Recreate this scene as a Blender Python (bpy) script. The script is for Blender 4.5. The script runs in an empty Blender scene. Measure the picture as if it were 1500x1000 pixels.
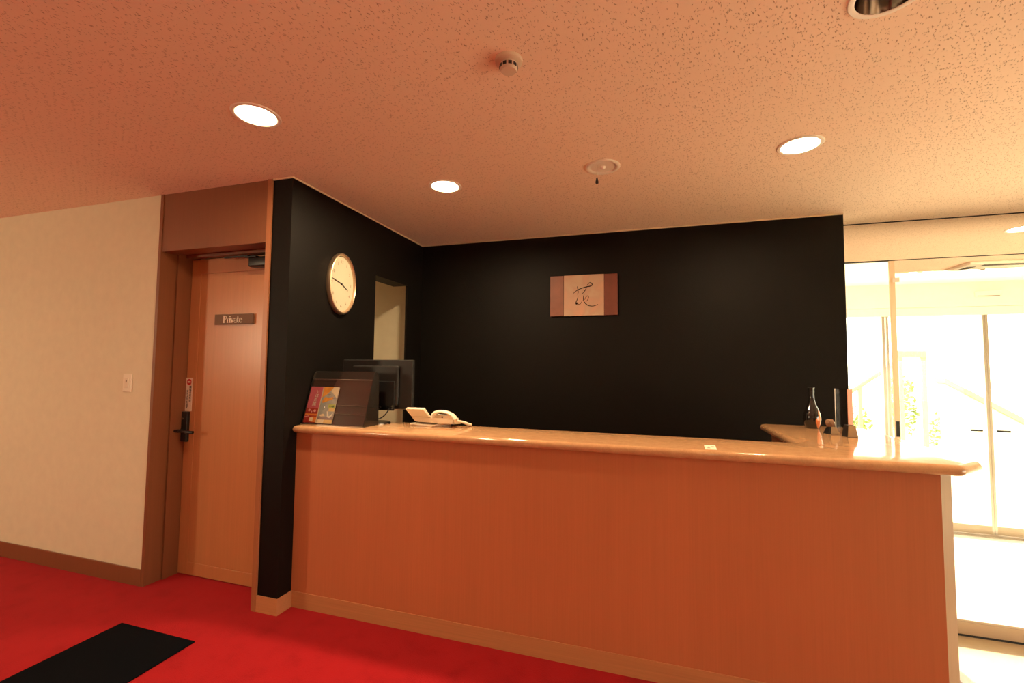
import bpy, bmesh, math, random
from mathutils import Vector, Matrix

random.seed(4)
S = bpy.context.scene
COL = S.collection
PI = math.pi

# ------------------------------------------------------------------ camera, world, sun, lamps, exposure
cam = bpy.data.cameras.new('camera')
cam.sensor_fit = 'HORIZONTAL'
cam.sensor_width = 36.0
cam.lens = 654.69 / 1500 * 36.0
cam.clip_start = 0.02
cam_o = bpy.data.objects.new('camera', cam)
COL.objects.link(cam_o)
cam_o.matrix_world = (Matrix.Translation((0, 0, 1.4003)) @ Matrix.Rotation(0.2993, 4, 'Z')
                      @ Matrix.Rotation(PI / 2 + 0.0549, 4, 'X') @ Matrix.Rotation(0.0100, 4, 'Z'))
S.camera = cam_o

S.view_settings.view_transform = 'Standard'
S.view_settings.look = 'None'
S.view_settings.gamma = 1.0
S.view_settings.use_curve_mapping = False
S.view_settings.exposure = 0.0
S.cycles.use_denoising = True
S.cycles.max_bounces = 14
S.cycles.diffuse_bounces = 8
S.cycles.glossy_bounces = 6
S.cycles.transparent_max_bounces = 16
S.cycles.sample_clamp_indirect = 8.0
S.cycles.caustics_reflective = False
S.cycles.caustics_refractive = False

world = bpy.data.worlds.new('world')
S.world = world
world.use_nodes = True
bg = world.node_tree.nodes['Background']
bg.inputs['Color'].default_value = (1.0, 0.90, 0.73, 1)      # bright hazy sky
bg.inputs['Strength'].default_value = 9.0

WARM = (1.0, 0.72, 0.42)

def sun_light(name, energy, color, elev, drift):
    l = bpy.data.lights.new(name, 'SUN')
    l.energy = energy
    l.color = color
    l.angle = math.radians(0.8)
    o = bpy.data.objects.new(name, l)
    COL.objects.link(o)
    d = Vector((drift, -1.0, -math.tan(math.radians(elev)))).normalized()
    o.rotation_euler = d.to_track_quat('-Z', 'Y').to_euler()
    o.location = (3, 12, 9)
    return o

sun_light('sun', 27.0, (1.0, 0.92, 0.76), 33.0, 0.12)

def area_lamp(name, loc, power, size, color=WARM, target=None, spread=160.0, size_y=None):
    l = bpy.data.lights.new(name, 'AREA')
    l.energy = power
    l.color = color
    l.shape = 'DISK' if size_y is None else 'RECTANGLE'
    l.size = size
    if size_y:
        l.size_y = size_y
    l.spread = math.radians(spread)
    o = bpy.data.objects.new(name, l)
    COL.objects.link(o)
    o.location = loc
    if target is not None:
        d = Vector(target) - Vector(loc)
        o.rotation_euler = d.to_track_quat('-Z', 'Y').to_euler()
    return o

# the lobby's other downlights, behind and beside the camera
for i, (x, y) in enumerate([(-4.3, -0.3), (-1.3, -0.9), (0.6, -0.4), (-3.6, -1.9), (-1.2, -2.3), (1.0, -2.3), (-5.6, 0.2)]):
    area_lamp('lobby_lamp', (x, y, 2.48), 6.0, 0.15)
area_lamp('office_lamp', (-3.5, 2.9, 2.45), 8.0, 0.2)      # back office behind the clock wall
# the bright end of the lobby to the far left
area_lamp('lobby_side_lamp', (-5.9, -1.5, 1.75), 38.0, 0.3, target=(-2.6, 2.2, 1.2), size_y=0.6, color=(1.0, 0.80, 0.50))

# ------------------------------------------------------------------ materials
def nodes(m):
    m.use_nodes = True
    nt = m.node_tree
    return nt, nt.nodes, nt.links, nt.nodes['Principled BSDF']

def set_in(b, key, v):
    if key in b.inputs:
        b.inputs[key].default_value = v

def mat(name, col, rough=0.5, metal=0.0, spec=0.5, coat=0.0, emit=None, estr=0.0, noise=0.0, nscale=40.0, bump=0.0, bscale=200.0):
    m = bpy.data.materials.new(name)
    nt, N, L, b = nodes(m)
    b.inputs['Base Color'].default_value = (*col, 1)
    b.inputs['Roughness'].default_value = rough
    b.inputs['Metallic'].default_value = metal
    set_in(b, 'Specular IOR Level', spec)
    set_in(b, 'Coat Weight', coat)
    if emit:
        b.inputs['Emission Color'].default_value = (*emit, 1)
        b.inputs['Emission Strength'].default_value = estr
    tc = N.new('ShaderNodeTexCoord')
    if noise > 0:
        t = N.new('ShaderNodeTexNoise')
        t.inputs['Scale'].default_value = nscale
        t.inputs['Detail'].default_value = 4
        L.new(tc.outputs['Object'], t.inputs['Vector'])
        r = N.new('ShaderNodeValToRGB')
        r.color_ramp.elements[0].position = 0.3
        r.color_ramp.elements[1].position = 0.7
        r.color_ramp.elements[0].color = (*[c * (1 - noise) for c in col], 1)
        r.color_ramp.elements[1].color = (*[min(1, c * (1 + noise)) for c in col], 1)
        L.new(t.outputs['Fac'], r.inputs['Fac'])
        L.new(r.outputs['Color'], b.inputs['Base Color'])
    if bump > 0:
        t2 = N.new('ShaderNodeTexNoise')
        t2.inputs['Scale'].default_value = bscale
        t2.inputs['Detail'].default_value = 3
        L.new(tc.outputs['Object'], t2.inputs['Vector'])
        bp = N.new('ShaderNodeBump')
        bp.inputs['Strength'].default_value = bump
        bp.inputs['Distance'].default_value = 0.004
        L.new(t2.outputs['Fac'], bp.inputs['Height'])
        L.new(bp.outputs['Normal'], b.inputs['Normal'])
    return m

def wood(name, col, amount=0.16, rough=0.38, axis='Z', scale=1.0, spec=0.4):
    """straight fine grain veneer, grain running along one axis"""
    m = bpy.data.materials.new(name)
    nt, N, L, b = nodes(m)
    b.inputs['Roughness'].default_value = rough
    set_in(b, 'Specular IOR Level', spec)
    tc = N.new('ShaderNodeTexCoord')
    outs = []
    for k, (fine, along, w) in enumerate(((150, 2.5, 0.5), (34, 0.9, 0.35), (3.2, 0.35, 0.5))):
        mp = N.new('ShaderNodeMapping')
        s = [fine * scale] * 3
        s['XYZ'.index(axis)] = along * scale
        mp.inputs['Scale'].default_value = s
        L.new(tc.outputs['Object'], mp.inputs['Vector'])
        t = N.new('ShaderNodeTexNoise')
        t.inputs['Scale'].default_value = 1.0
        t.inputs['Detail'].default_value = 2
        L.new(mp.outputs['Vector'], t.inputs['Vector'])
        mm = N.new('ShaderNodeMath')
        mm.operation = 'MULTIPLY'
        mm.inputs[1].default_value = w
        L.new(t.outputs['Fac'], mm.inputs[0])
        outs.append(mm)
    a1 = N.new('ShaderNodeMath'); L.new(outs[0].outputs[0], a1.inputs[0]); L.new(outs[1].outputs[0], a1.inputs[1])
    a2 = N.new('ShaderNodeMath'); L.new(a1.outputs[0], a2.inputs[0]); L.new(outs[2].outputs[0], a2.inputs[1])
    r = N.new('ShaderNodeValToRGB')
    r.color_ramp.elements[0].position = 0.45
    r.color_ramp.elements[1].position = 0.9
    r.color_ramp.elements[0].color = (*[c * (1 - amount) for c in col], 1)
    r.color_ramp.elements[1].color = (*[c * (1 + amount) for c in col], 1)
    L.new(a2.outputs[0], r.inputs['Fac'])
    L.new(r.outputs['Color'], b.inputs['Base Color'])
    bp = N.new('ShaderNodeBump')
    bp.inputs['Strength'].default_value = 0.05
    bp.inputs['Distance'].default_value = 0.002
    L.new(a1.outputs[0], bp.inputs['Height'])
    L.new(bp.outputs['Normal'], b.inputs['Normal'])
    return m

def carpet_mat():
    m = bpy.data.materials.new('red_carpet')
    nt, N, L, b = nodes(m)
    b.inputs['Roughness'].default_value = 1.0
    set_in(b, 'Specular IOR Level', 0.05)
    set_in(b, 'Sheen Weight', 0.05)
    tc = N.new('ShaderNodeTexCoord')
    t = N.new('ShaderNodeTexNoise'); t.inputs['Scale'].default_value = 230; t.inputs['Detail'].default_value = 2
    t2 = N.new('ShaderNodeTexNoise'); t2.inputs['Scale'].default_value = 9; t2.inputs['Detail'].default_value = 5
    for q in (t, t2):
        L.new(tc.outputs['Object'], q.inputs['Vector'])
    ad = N.new('ShaderNodeMath'); L.new(t.outputs['Fac'], ad.inputs[0]); L.new(t2.outputs['Fac'], ad.inputs[1])
    r = N.new('ShaderNodeValToRGB')
    r.color_ramp.elements[0].position = 0.7
    r.color_ramp.elements[1].position = 1.0
    r.color_ramp.elements[0].color = (0.32, 0.010, 0.014, 1)
    r.color_ramp.elements[1].color = (0.40, 0.013, 0.018, 1)
    L.new(ad.outputs[0], r.inputs['Fac'])
    L.new(r.outputs['Color'], b.inputs['Base Color'])
    bp = N.new('ShaderNodeBump'); bp.inputs['Strength'].default_value = 0.35; bp.inputs['Distance'].default_value = 0.006
    L.new(t.outputs['Fac'], bp.inputs['Height'])
    L.new(bp.outputs['Normal'], b.inputs['Normal'])
    return m

def ceiling_mat():
    """mineral-fibre board with short worm-shaped pits"""
    m = bpy.data.materials.new('pitted_ceiling_board')
    nt, N, L, b = nodes(m)
    b.inputs['Roughness'].default_value = 0.9
    set_in(b, 'Specular IOR Level', 0.15)
    tc = N.new('ShaderNodeTexCoord')
    dist = N.new('ShaderNodeTexNoise'); dist.inputs['Scale'].default_value = 28; dist.inputs['Detail'].default_value = 2
    L.new(tc.outputs['Object'], dist.inputs['Vector'])
    sub = N.new('ShaderNodeVectorMath'); sub.operation = 'SUBTRACT'; sub.inputs[1].default_value = (0.5, 0.5, 0.5)
    L.new(dist.outputs['Color'], sub.inputs[0])
    masks = []
    for k, (rot, sx, sy, thr, keep) in enumerate(((-1.05, 36, 130, 0.20, 0.74), (-1.62, 40, 140, 0.19, 0.78), (-0.6, 70, 110, 0.15, 0.78))):
        mul = N.new('ShaderNodeVectorMath'); mul.operation = 'SCALE'; mul.inputs['Scale'].default_value = 0.018
        L.new(sub.outputs[0], mul.inputs[0])
        add = N.new('ShaderNodeVectorMath'); add.operation = 'ADD'
        L.new(tc.outputs['Object'], add.inputs[0]); L.new(mul.outputs[0], add.inputs[1])
        mr0 = N.new('ShaderNodeMapping'); mr0.inputs['Rotation'].default_value = (0, 0, rot)
        mp = N.new('ShaderNodeMapping'); mp.inputs['Scale'].default_value = (sx, sy, 1)
        mp.inputs['Location'].default_value = (k * 3.3, k * 7.1, 0)
        L.new(add.outputs[0], mr0.inputs['Vector']); L.new(mr0.outputs[0], mp.inputs['Vector'])
        v = N.new('ShaderNodeTexVoronoi'); v.voronoi_dimensions = '2D'; v.inputs['Scale'].default_value = 1.0
        L.new(mp.outputs['Vector'], v.inputs['Vector'])
        mr = N.new('ShaderNodeMapRange'); mr.inputs['From Min'].default_value = thr * 0.55; mr.inputs['From Max'].default_value = thr
        mr.inputs['To Min'].default_value = 1; mr.inputs['To Max'].default_value = 0
        L.new(v.outputs['Distance'], mr.inputs['Value'])
        sp = N.new('ShaderNodeSeparateColor'); L.new(v.outputs['Color'], sp.inputs['Color'])
        gt = N.new('ShaderNodeMath'); gt.operation = 'GREATER_THAN'; gt.inputs[1].default_value = keep
        L.new(sp.outputs[0], gt.inputs[0])
        mm = N.new('ShaderNodeMath'); mm.operation = 'MULTIPLY'
        L.new(mr.outputs[0], mm.inputs[0]); L.new(gt.outputs[0], mm.inputs[1])
        masks.append(mm)
    m1 = N.new('ShaderNodeMath'); m1.operation = 'MAXIMUM'; L.new(masks[0].outputs[0], m1.inputs[0]); L.new(masks[1].outputs[0], m1.inputs[1])
    m2 = N.new('ShaderNodeMath'); m2.operation = 'MAXIMUM'; L.new(m1.outputs[0], m2.inputs[0]); L.new(masks[2].outputs[0], m2.inputs[1])
    mix = N.new('ShaderNodeMix'); mix.data_type = 'RGBA'
    mix.inputs[6].default_value = (0.90, 0.71, 0.56, 1)
    mix.inputs[7].default_value = (0.52, 0.36, 0.25, 1)  # pit colour, darkened to stand for shade and dust in the holes
    L.new(m2.outputs[0], mix.inputs[0])
    L.new(mix.outputs[2], b.inputs['Base Color'])
    inv = N.new('ShaderNodeMath'); inv.operation = 'SUBTRACT'; inv.inputs[0].default_value = 1.0
    L.new(m2.outputs[0], inv.inputs[1])
    bp = N.new('ShaderNodeBump'); bp.inputs['Strength'].default_value = 0.7; bp.inputs['Distance'].default_value = 0.004
    L.new(inv.outputs[0], bp.inputs['Height'])
    L.new(bp.outputs['Normal'], b.inputs['Normal'])
    return m

def stone_mat():
    m = bpy.data.materials.new('polished_stone')
    nt, N, L, b = nodes(m)
    b.inputs['Roughness'].default_value = 0.09
    set_in(b, 'Specular IOR Level', 0.55)
    tc = N.new('ShaderNodeTexCoord')
    t = N.new('ShaderNodeTexNoise'); t.inputs['Scale'].default_value = 26; t.inputs['Detail'].default_value = 6
    v = N.new('ShaderNodeTexVoronoi'); v.inputs['Scale'].default_value = 190
    for q in (t, v):
        L.new(tc.outputs['Object'], q.inputs['Vector'])
    mm = N.new('ShaderNodeMath'); mm.operation = 'MULTIPLY'; mm.inputs[1].default_value = 0.35
    L.new(v.outputs['Distance'], mm.inputs[0])
    ad = N.new('ShaderNodeMath'); L.new(t.outputs['Fac'], ad.inputs[0]); L.new(mm.outputs[0], ad.inputs[1])
    r = N.new('ShaderNodeValToRGB')
    r.color_ramp.elements[0].position = 0.45
    r.color_ramp.elements[1].position = 0.95
    r.color_ramp.elements[0].color = (0.49, 0.27, 0.135, 1)
    r.color_ramp.elements[1].color = (0.60, 0.35, 0.18, 1)
    L.new(ad.outputs[0], r.inputs['Fac'])
    L.new(r.outputs['Color'], b.inputs['Base Color'])
    return m

def glass_mat(name='clear_glass', tint=(0.97, 0.985, 0.975), ior=1.45):
    """flat pane: fresnel mix of see-through and mirror"""
    m = bpy.data.materials.new(name)
    m.use_nodes = True
    nt = m.node_tree; N = nt.nodes; L = nt.links
    N.clear()
    out = N.new('ShaderNodeOutputMaterial')
    tr = N.new('ShaderNodeBsdfTransparent'); tr.inputs['Color'].default_value = (*tint, 1)
    gl = N.new('ShaderNodeBsdfGlossy'); gl.inputs['Roughness'].default_value = 0.0
    fr = N.new('ShaderNodeFresnel')
    ge = N.new('ShaderNodeNewGeometry')            # same reflectance on both sides of the sheet
    io = N.new('ShaderNodeMapRange')
    io.inputs['To Min'].default_value = ior
    io.inputs['To Max'].default_value = 1 / ior
    L.new(ge.outputs['Backfacing'], io.inputs['Value']); L.new(io.outputs[0], fr.inputs['IOR'])
    mx = N.new('ShaderNodeMixShader')
    L.new(fr.outputs[0], mx.inputs[0]); L.new(tr.outputs[0], mx.inputs[1]); L.new(gl.outputs[0], mx.inputs[2])
    L.new(mx.outputs[0], out.inputs['Surface'])
    return m

M = {}
M['ceiling'] = ceiling_mat()
M['carpet'] = carpet_mat()
M['stone'] = stone_mat()
M['glass'] = glass_mat()
M['acrylic'] = glass_mat('clear_acrylic', (0.93, 0.93, 0.92), 1.49)
M['clear_block'] = glass_mat('clear_block', (0.90, 0.86, 0.84), 1.18)
M['cream'] = mat('cream_wallpaper', (0.74, 0.69, 0.52), 0.85, spec=0.2, noise=0.03, nscale=14, bump=0.25, bscale=320)
M['black_wall'] = mat('black_wallpaper', (0.0055, 0.0044, 0.0036), 0.5, spec=0.13, noise=0.10, nscale=60, bump=0.25, bscale=300)
M['wood'] = wood('orange_veneer', (0.49, 0.170, 0.074), 0.07)
M['wood_pale'] = wood('pale_end_veneer', (0.30, 0.135, 0.06), 0.08)
M['wood_h'] = wood('orange_veneer_level', (0.50, 0.23, 0.10), 0.13, axis='X')
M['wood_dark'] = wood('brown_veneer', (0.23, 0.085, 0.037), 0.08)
M['wood_door'] = wood('door_veneer', (0.52, 0.225, 0.095), 0.07, rough=0.3)
M['cream_trim'] = mat('cream_trim', (0.72, 0.55, 0.38), 0.5)
M['tile'] = mat('pale_floor_tile', (0.40, 0.30, 0.19), 0.3, noise=0.04, nscale=18)
M['plaster'] = mat('white_plaster', (0.86, 0.83, 0.77), 0.8, noise=0.02, nscale=20)
M['mirror'] = mat('polished_header', (0.93, 0.90, 0.86), 0.02, metal=1.0)
M['steel'] = mat('brushed_steel', (0.46, 0.38, 0.31), 0.28, metal=0.85)
M['tan_metal'] = mat('bronze_rail', (0.46, 0.34, 0.24), 0.35, metal=0.3)
M['pale_metal'] = mat('pale_door_post', (0.88, 0.72, 0.52), 0.45, metal=0.1)
M['gap'] = mat('dark_gap', (0.012, 0.010, 0.009), 0.8)
M['black_mat'] = mat('black_mat_rubber', (0.0052, 0.0062, 0.0085), 0.95, spec=0.03, bump=0.4, bscale=500)
M['black_plastic'] = mat('black_plastic', (0.012, 0.012, 0.013), 0.35)
M['black_matte'] = mat('black_matte', (0.010, 0.010, 0.010), 0.7)
M['dark_grey'] = mat('dark_grey_plastic', (0.014, 0.014, 0.014), 0.4)
M['black_acrylic'] = mat('black_acrylic', (0.02, 0.017, 0.015), 0.12)
M['brown_acrylic'] = mat('dark_brown_acrylic', (0.05, 0.026, 0.02), 0.25)
M['cream_plastic'] = mat('cream_plastic', (0.80, 0.71, 0.56), 0.4)
M['ivory'] = mat('ivory_plastic', (0.84, 0.77, 0.62), 0.35)
M['white'] = mat('white_plastic', (0.85, 0.81, 0.74), 0.4)
M['face'] = mat('clock_face_paper', (0.50, 0.44, 0.32), 0.55)
M['ink'] = mat('black_ink', (0.012, 0.010, 0.010), 0.5)
M['grey_ink'] = mat('grey_ink', (0.26, 0.20, 0.14), 0.5)
M['brass'] = mat('gold_rim', (0.62, 0.46, 0.31), 0.3, metal=0.9)
M['chrome'] = mat('chrome', (0.75, 0.72, 0.70), 0.08, metal=1.0)
M['lamp'] = mat('lamp_glass', (1, 1, 1), 0.5, emit=(1.0, 0.86, 0.62), estr=14.0)
M['lamp_off'] = mat('unlit_tube', (0.65, 0.60, 0.50), 0.3)
M['white_ring'] = mat('white_ring', (0.86, 0.80, 0.70), 0.45)
M['reflector'] = mat('mirror_reflector', (0.55, 0.47, 0.42), 0.12, metal=1.0)
M['sign'] = mat('sign_plate', (0.19, 0.11, 0.07), 0.55, spec=0.2)
M['sign_text'] = mat('sign_lettering', (0.95, 0.80, 0.65), 0.4)
M['sticker'] = mat('sticker_white', (0.82, 0.72, 0.62), 0.5)
M['red'] = mat('red_print', (0.55, 0.02, 0.02), 0.5)
M['paper'] = mat('white_paper', (0.86, 0.80, 0.68), 0.7)

# ------------------------------------------------------------------ mesh helpers
def root_of(p):
    while p.parent is not None:
        p = p.parent
    return p

def obj(name, bm, m, parent=None, smooth=False, local=False):
    """one mesh object; world-space geometry is moved into the frame of its thing unless local"""
    me = bpy.data.meshes.new(name)
    if parent is not None and not local:
        bm.transform(frame(parent).inverted())
    bmesh.ops.recalc_face_normals(bm, faces=bm.faces[:])
    bm.to_mesh(me)
    bm.free()
    if isinstance(m, (list, tuple)):
        for q in m:
            me.materials.append(q)
    else:
        me.materials.append(m)
    if smooth:
        for p in me.polygons:
            p.use_smooth = True
        try:
            me.set_sharp_from_angle(angle=math.radians(38))
        except Exception:
            pass
    o = bpy.data.objects.new(name, me)
    COL.objects.link(o)
    if parent is not None:
        o.parent = parent
    return o

def frame(p):
    mm = Matrix.LocRotScale(p.location, p.rotation_euler, p.scale)
    return mm if p.parent is None else frame(p.parent) @ mm

def thing(name, label, cat, loc=(0, 0, 0), rotz=0.0, group=None):
    o = bpy.data.objects.new(name, None)
    o.empty_display_size = 0.05
    COL.objects.link(o)
    o.location = loc
    o.rotation_euler = (0, 0, rotz)
    o['label'] = label
    o['category'] = cat
    if group:
        o['group'] = group
    return o

def tag(o, label, cat, group=None):
    o['label'] = label
    o['category'] = cat
    if group:
        o['group'] = group
    return o

def struct(name, bm=None, m=None, loc=(0, 0, 0), smooth=False):
    if bm is None:
        o = bpy.data.objects.new(name, None)
        COL.objects.link(o)
        o.location = loc
    else:
        o = obj(name, bm, m, None, smooth)
    o['kind'] = 'structure'
    return o

def copy_tree(o, parent=None):
    c = o.copy()
    COL.objects.link(c)
    c.parent = parent
    for ch in list(o.children):
        copy_tree(ch, c)
    return c

def new():
    return bmesh.new()

def bx(bm, x0, x1, y0, y1, z0, z1, bevel=0.0, seg=2):
    vs = [bm.verts.new((x, y, z)) for x in (x0, x1) for y in (y0, y1) for z in (z0, z1)]
    fs = []
    for idx in ((0, 1, 3, 2), (4, 6, 7, 5), (0, 4, 5, 1), (2, 3, 7, 6), (0, 2, 6, 4), (1, 5, 7, 3)):
        fs.append(bm.faces.new([vs[i] for i in idx]))
    if bevel > 0:
        es = list({e for f in fs for e in f.edges})
        bmesh.ops.bevel(bm, geom=es, offset=bevel, segments=seg, affect='EDGES', profile=0.5)
    return bm

def box(*a, **k):
    return bx(new(), *a, **k)

def prism(bm, pts, z0, z1):
    """vertical prism over a plan polygon"""
    lo = [bm.verts.new((x, y, z0)) for x, y in pts]
    hi = [bm.verts.new((x, y, z1)) for x, y in pts]
    n = len(pts)
    bm.faces.new(lo[::-1])
    bm.faces.new(hi)
    for i in range(n):
        bm.faces.new((lo[i], lo[(i + 1) % n], hi[(i + 1) % n], hi[i]))
    return bm

def extrude_profile(bm, prof, axis, a0, a1):
    """prof: 2-D outline in the two other axes; extruded along axis from a0 to a1"""
    def P(u, v, a):
        return {'X': (a, u, v), 'Y': (u, a, v), 'Z': (u, v, a)}[axis]
    A = [bm.verts.new(P(u, v, a0)) for u, v in prof]
    B = [bm.verts.new(P(u, v, a1)) for u, v in prof]
    n = len(prof)
    bm.faces.new(A)
    bm.faces.new(B[::-1])
    for i in range(n):
        bm.faces.new((A[i], B[i], B[(i + 1) % n], A[(i + 1) % n]))
    return bm

def lathe(bm, prof, seg=32, center=(0, 0, 0), sx=1.0, sy=1.0, mtx=None):
    """prof: (radius, height) pairs; caps wherever radius is 0"""
    rings = []
    for r, z in prof:
        if r <= 1e-6:
            rings.append([bm.verts.new((center[0], center[1], center[2] + z))])
        else:
            rings.append([bm.verts.new((center[0] + sx * r * math.cos(2 * PI * i / seg),
                                        center[1] + sy * r * math.sin(2 * PI * i / seg), center[2] + z)) for i in range(seg)])
    for a, b in zip(rings, rings[1:]):
        for i in range(seg):
            j = (i + 1) % seg
            if len(a) == 1 and len(b) == 1:
                continue
            if len(a) == 1:
                bm.faces.new((a[0], b[j], b[i]))
            elif len(b) == 1:
                bm.faces.new((a[i], a[j], b[0]))
            else:
                bm.faces.new((a[i], a[j], b[j], b[i]))
    if mtx is not None:
        bm.transform(mtx)
    return bm

def tube(bm, path, r, seg=10, caps=True):
    path = [Vector(p) for p in path]
    rr = r if isinstance(r, (list, tuple)) else [r] * len(path)
    rings = []
    up = Vector((0, 0, 1))
    for i, p in enumerate(path):
        t = (path[min(i + 1, len(path) - 1)] - path[max(i - 1, 0)]).normalized()
        ref = up if abs(t.dot(up)) < 0.95 else Vector((1, 0, 0))
        a = t.cross(ref).normalized()
        b = a.cross(t).normalized()
        rings.append([bm.verts.new(p + rr[i] * (math.cos(2 * PI * k / seg) * a + math.sin(2 * PI * k / seg) * b)) for k in range(seg)])
    for A, B in zip(rings, rings[1:]):
        for k in range(seg):
            bm.faces.new((A[k], A[(k + 1) % seg], B[(k + 1) % seg], B[k]))
    if caps:
        bm.faces.new(rings[0][::-1])
        bm.faces.new(rings[-1])
    return bm

def smooth_path(pts, n=6):
    """Catmull-Rom through points"""
    P = [Vector(p) for p in pts]
    out = []
    for i in range(len(P) - 1):
        p0, p1, p2, p3 = P[max(i - 1, 0)], P[i], P[i + 1], P[min(i + 2, len(P) - 1)]
        for k in range(n):
            t = k / n
            out.append(0.5 * ((2 * p1) + (-p0 + p2) * t + (2 * p0 - 5 * p1 + 4 * p2 - p3) * t * t + (-p0 + 3 * p1 - 3 * p2 + p3) * t ** 3))
    out.append(P[-1])
    return out

def quad_on(bm, o, u, v, pts, lift, mi=0):
    """flat print: polygon given in (a, b) along u and v from origin o, lifted off the surface"""
    n = u.cross(v).normalized()
    f = bm.faces.new([bm.verts.new(o + u * a + v * b + n * lift) for a, b in pts])
    f.material_index = mi
    return f

def text_mesh(body, size, mtx, name, m, parent, depth=0.0006):
    c = bpy.data.curves.new(name, 'FONT')
    c.body = body
    c.size = size
    c.align_x = 'CENTER'
    c.align_y = 'CENTER'
    c.extrude = depth
    c.resolution_u = 3
    tmp = bpy.data.objects.new(name, c)
    COL.objects.link(tmp)
    dg = bpy.context.evaluated_depsgraph_get()
    me = bpy.data.meshes.new_from_object(tmp.evaluated_get(dg))
    bpy.data.objects.remove(tmp)
    bm = new()
    bm.from_mesh(me)
    bpy.data.meshes.remove(me)
    bm.transform(mtx)
    return obj(name, bm, m, parent)

# ------------------------------------------------------------------ the room
ZC = 2.5                       # ceiling
YW = 2.0758                    # cream wall, door casing and pillar front
YB = 3.6488                    # black back wall
XP = -1.9984                   # black clock wall
YG = 3.94                      # entrance glass line
ZF = -0.41                     # sunken entrance floor
YO = 6.33                      # outer doors
XR, YR = 5.5, -4.5
XL = -7.0
XC = 1.32                      # carpet edge

LIT = [(-1.662, 1.503), (-1.195, 2.447), (0.714, 2.462), (2.76, 3.47)]
UNLIT = (0.675, 1.510)
R_HOLE = 0.083

# ceiling with a round hole for every downlight
bm = new()
def loop(pts):
    vs = [bm.verts.new(p) for p in pts]
    return [bm.edges.new((vs[i], vs[(i + 1) % len(vs)])) for i in range(len(vs))]
edges = loop([(XL, YR, ZC), (XR, YR, ZC), (XR, YG + 0.02, ZC), (XL, YG + 0.02, ZC)])
for (x, y) in LIT + [UNLIT]:
    edges += loop([(x + R_HOLE * math.cos(2 * PI * k / 32), y + R_HOLE * math.sin(2 * PI * k / 32), ZC) for k in range(32)])
bmesh.ops.triangle_fill(bm, edges=edges, use_beauty=True, use_dissolve=False)
struct('ceiling', bm, M['ceiling'])
struct('ceiling_slab', box(XL - 0.1, XR + 0.1, YR - 0.1, YO + 0.2, ZC + 0.2, ZC + 0.3), M['plaster'])

struct('floor', box(XL, XC, YR, YB + 0.02, ZF - 0.05, 0.0), M['carpet'])
struct('floor_entrance', box(XC, XR, YR, YG + 0.03, ZF - 0.05, ZF), M['tile'])
struct('floor_vestibule', box(XC - 0.1, XR, YG + 0.03, YO + 0.1, ZF - 0.05, ZF), mat('pale_vestibule_tile', (0.58, 0.53, 0.45), 0.35, noise=0.03, nscale=12))
struct('trim_step', box(XC - 0.004, XC + 0.012, YR, YB, ZF + 0.005, 0.001), M['wood_dark'])

# cream wall and the wood-lined door bay
XJ = -3.047                    # left edge of the bay
XK = -2.172                    # right edge of the bay (left edge of the slim casing)
XB = -2.1387                   # black pillar starts
YD = 2.27                      # door face
struct('wall_left', box(XL, XJ - 0.012, YW, YW + 0.10, 0, ZC), M['cream'])
struct('baseboard_left', box(XL, XJ - 0.012, YW - 0.010, YW, 0, 0.102, bevel=0.002), M['wood_dark'])
o = struct('trim_1', loc=(XJ, YW, 0))                    # casing of the bay
o['label'] = 'wood lining of the door bay'
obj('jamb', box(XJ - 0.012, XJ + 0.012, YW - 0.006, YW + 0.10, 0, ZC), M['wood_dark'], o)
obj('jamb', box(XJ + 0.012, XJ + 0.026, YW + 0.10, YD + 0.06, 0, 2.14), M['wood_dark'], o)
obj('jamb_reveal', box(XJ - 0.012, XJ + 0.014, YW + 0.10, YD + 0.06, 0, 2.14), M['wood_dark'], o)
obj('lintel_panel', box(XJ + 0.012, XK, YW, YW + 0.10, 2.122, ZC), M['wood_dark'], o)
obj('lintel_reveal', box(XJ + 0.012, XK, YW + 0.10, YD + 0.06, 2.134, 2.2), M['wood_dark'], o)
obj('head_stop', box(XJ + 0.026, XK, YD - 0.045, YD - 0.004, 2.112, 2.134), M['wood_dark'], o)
obj('casing', box(XK, XB, YW - 0.010, YW + 0.23, 0, ZC), wood('casing_veneer', (0.38, 0.15, 0.065), 0.07), o)

# ------------------------------------------------------------------ the private door
door = struct('door_1', loc=(-3.02, YD, 0))
dx0, dx1, dz0, dz1 = -3.018, XK, 0.006, 2.108
obj('panel', box(dx0 + 0.085, dx1 - 0.085, YD + 0.0025, YD + 0.035, dz0 + 0.08, dz1 - 0.10), M['wood_door'], door)
obj('stile', box(dx0, dx0 + 0.084, YD, YD + 0.038, dz0, dz1, bevel=0.0012), M['wood_door'], door)
obj('stile', box(dx1 - 0.084, dx1, YD, YD + 0.038, dz0, dz1, bevel=0.0012), M['wood_door'], door)
obj('rail', box(dx0 + 0.0845, dx1 - 0.0845, YD, YD + 0.038, dz0, dz0 + 0.079, bevel=0.0012), M['wood_door'], door)
obj('rail', box(dx0 + 0.0845, dx1 - 0.0845, YD, YD + 0.038, dz1 - 0.099, dz1, bevel=0.0012), M['wood_door'], door)
lock = obj('lock_plate', box(-3.034, -2.972, YD - 0.022, YD, 0.872, 1.072, bevel=0.004), M['black_plastic'], door)
bm = new()
tube(bm, [(-2.992, YD - 0.02, 0.948), (-2.992, YD - 0.062, 0.948)], 0.011, 12)
tube(bm, smooth_path([(-2.992, YD - 0.055, 0.948), (-2.965, YD - 0.060, 0.948), (-2.90, YD - 0.062, 0.946), (-2.868, YD - 0.056, 0.944)], 4), 0.0105, 10)
obj('lever', bm, M['black_plastic'], lock, smooth=True)
bm = new()
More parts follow.
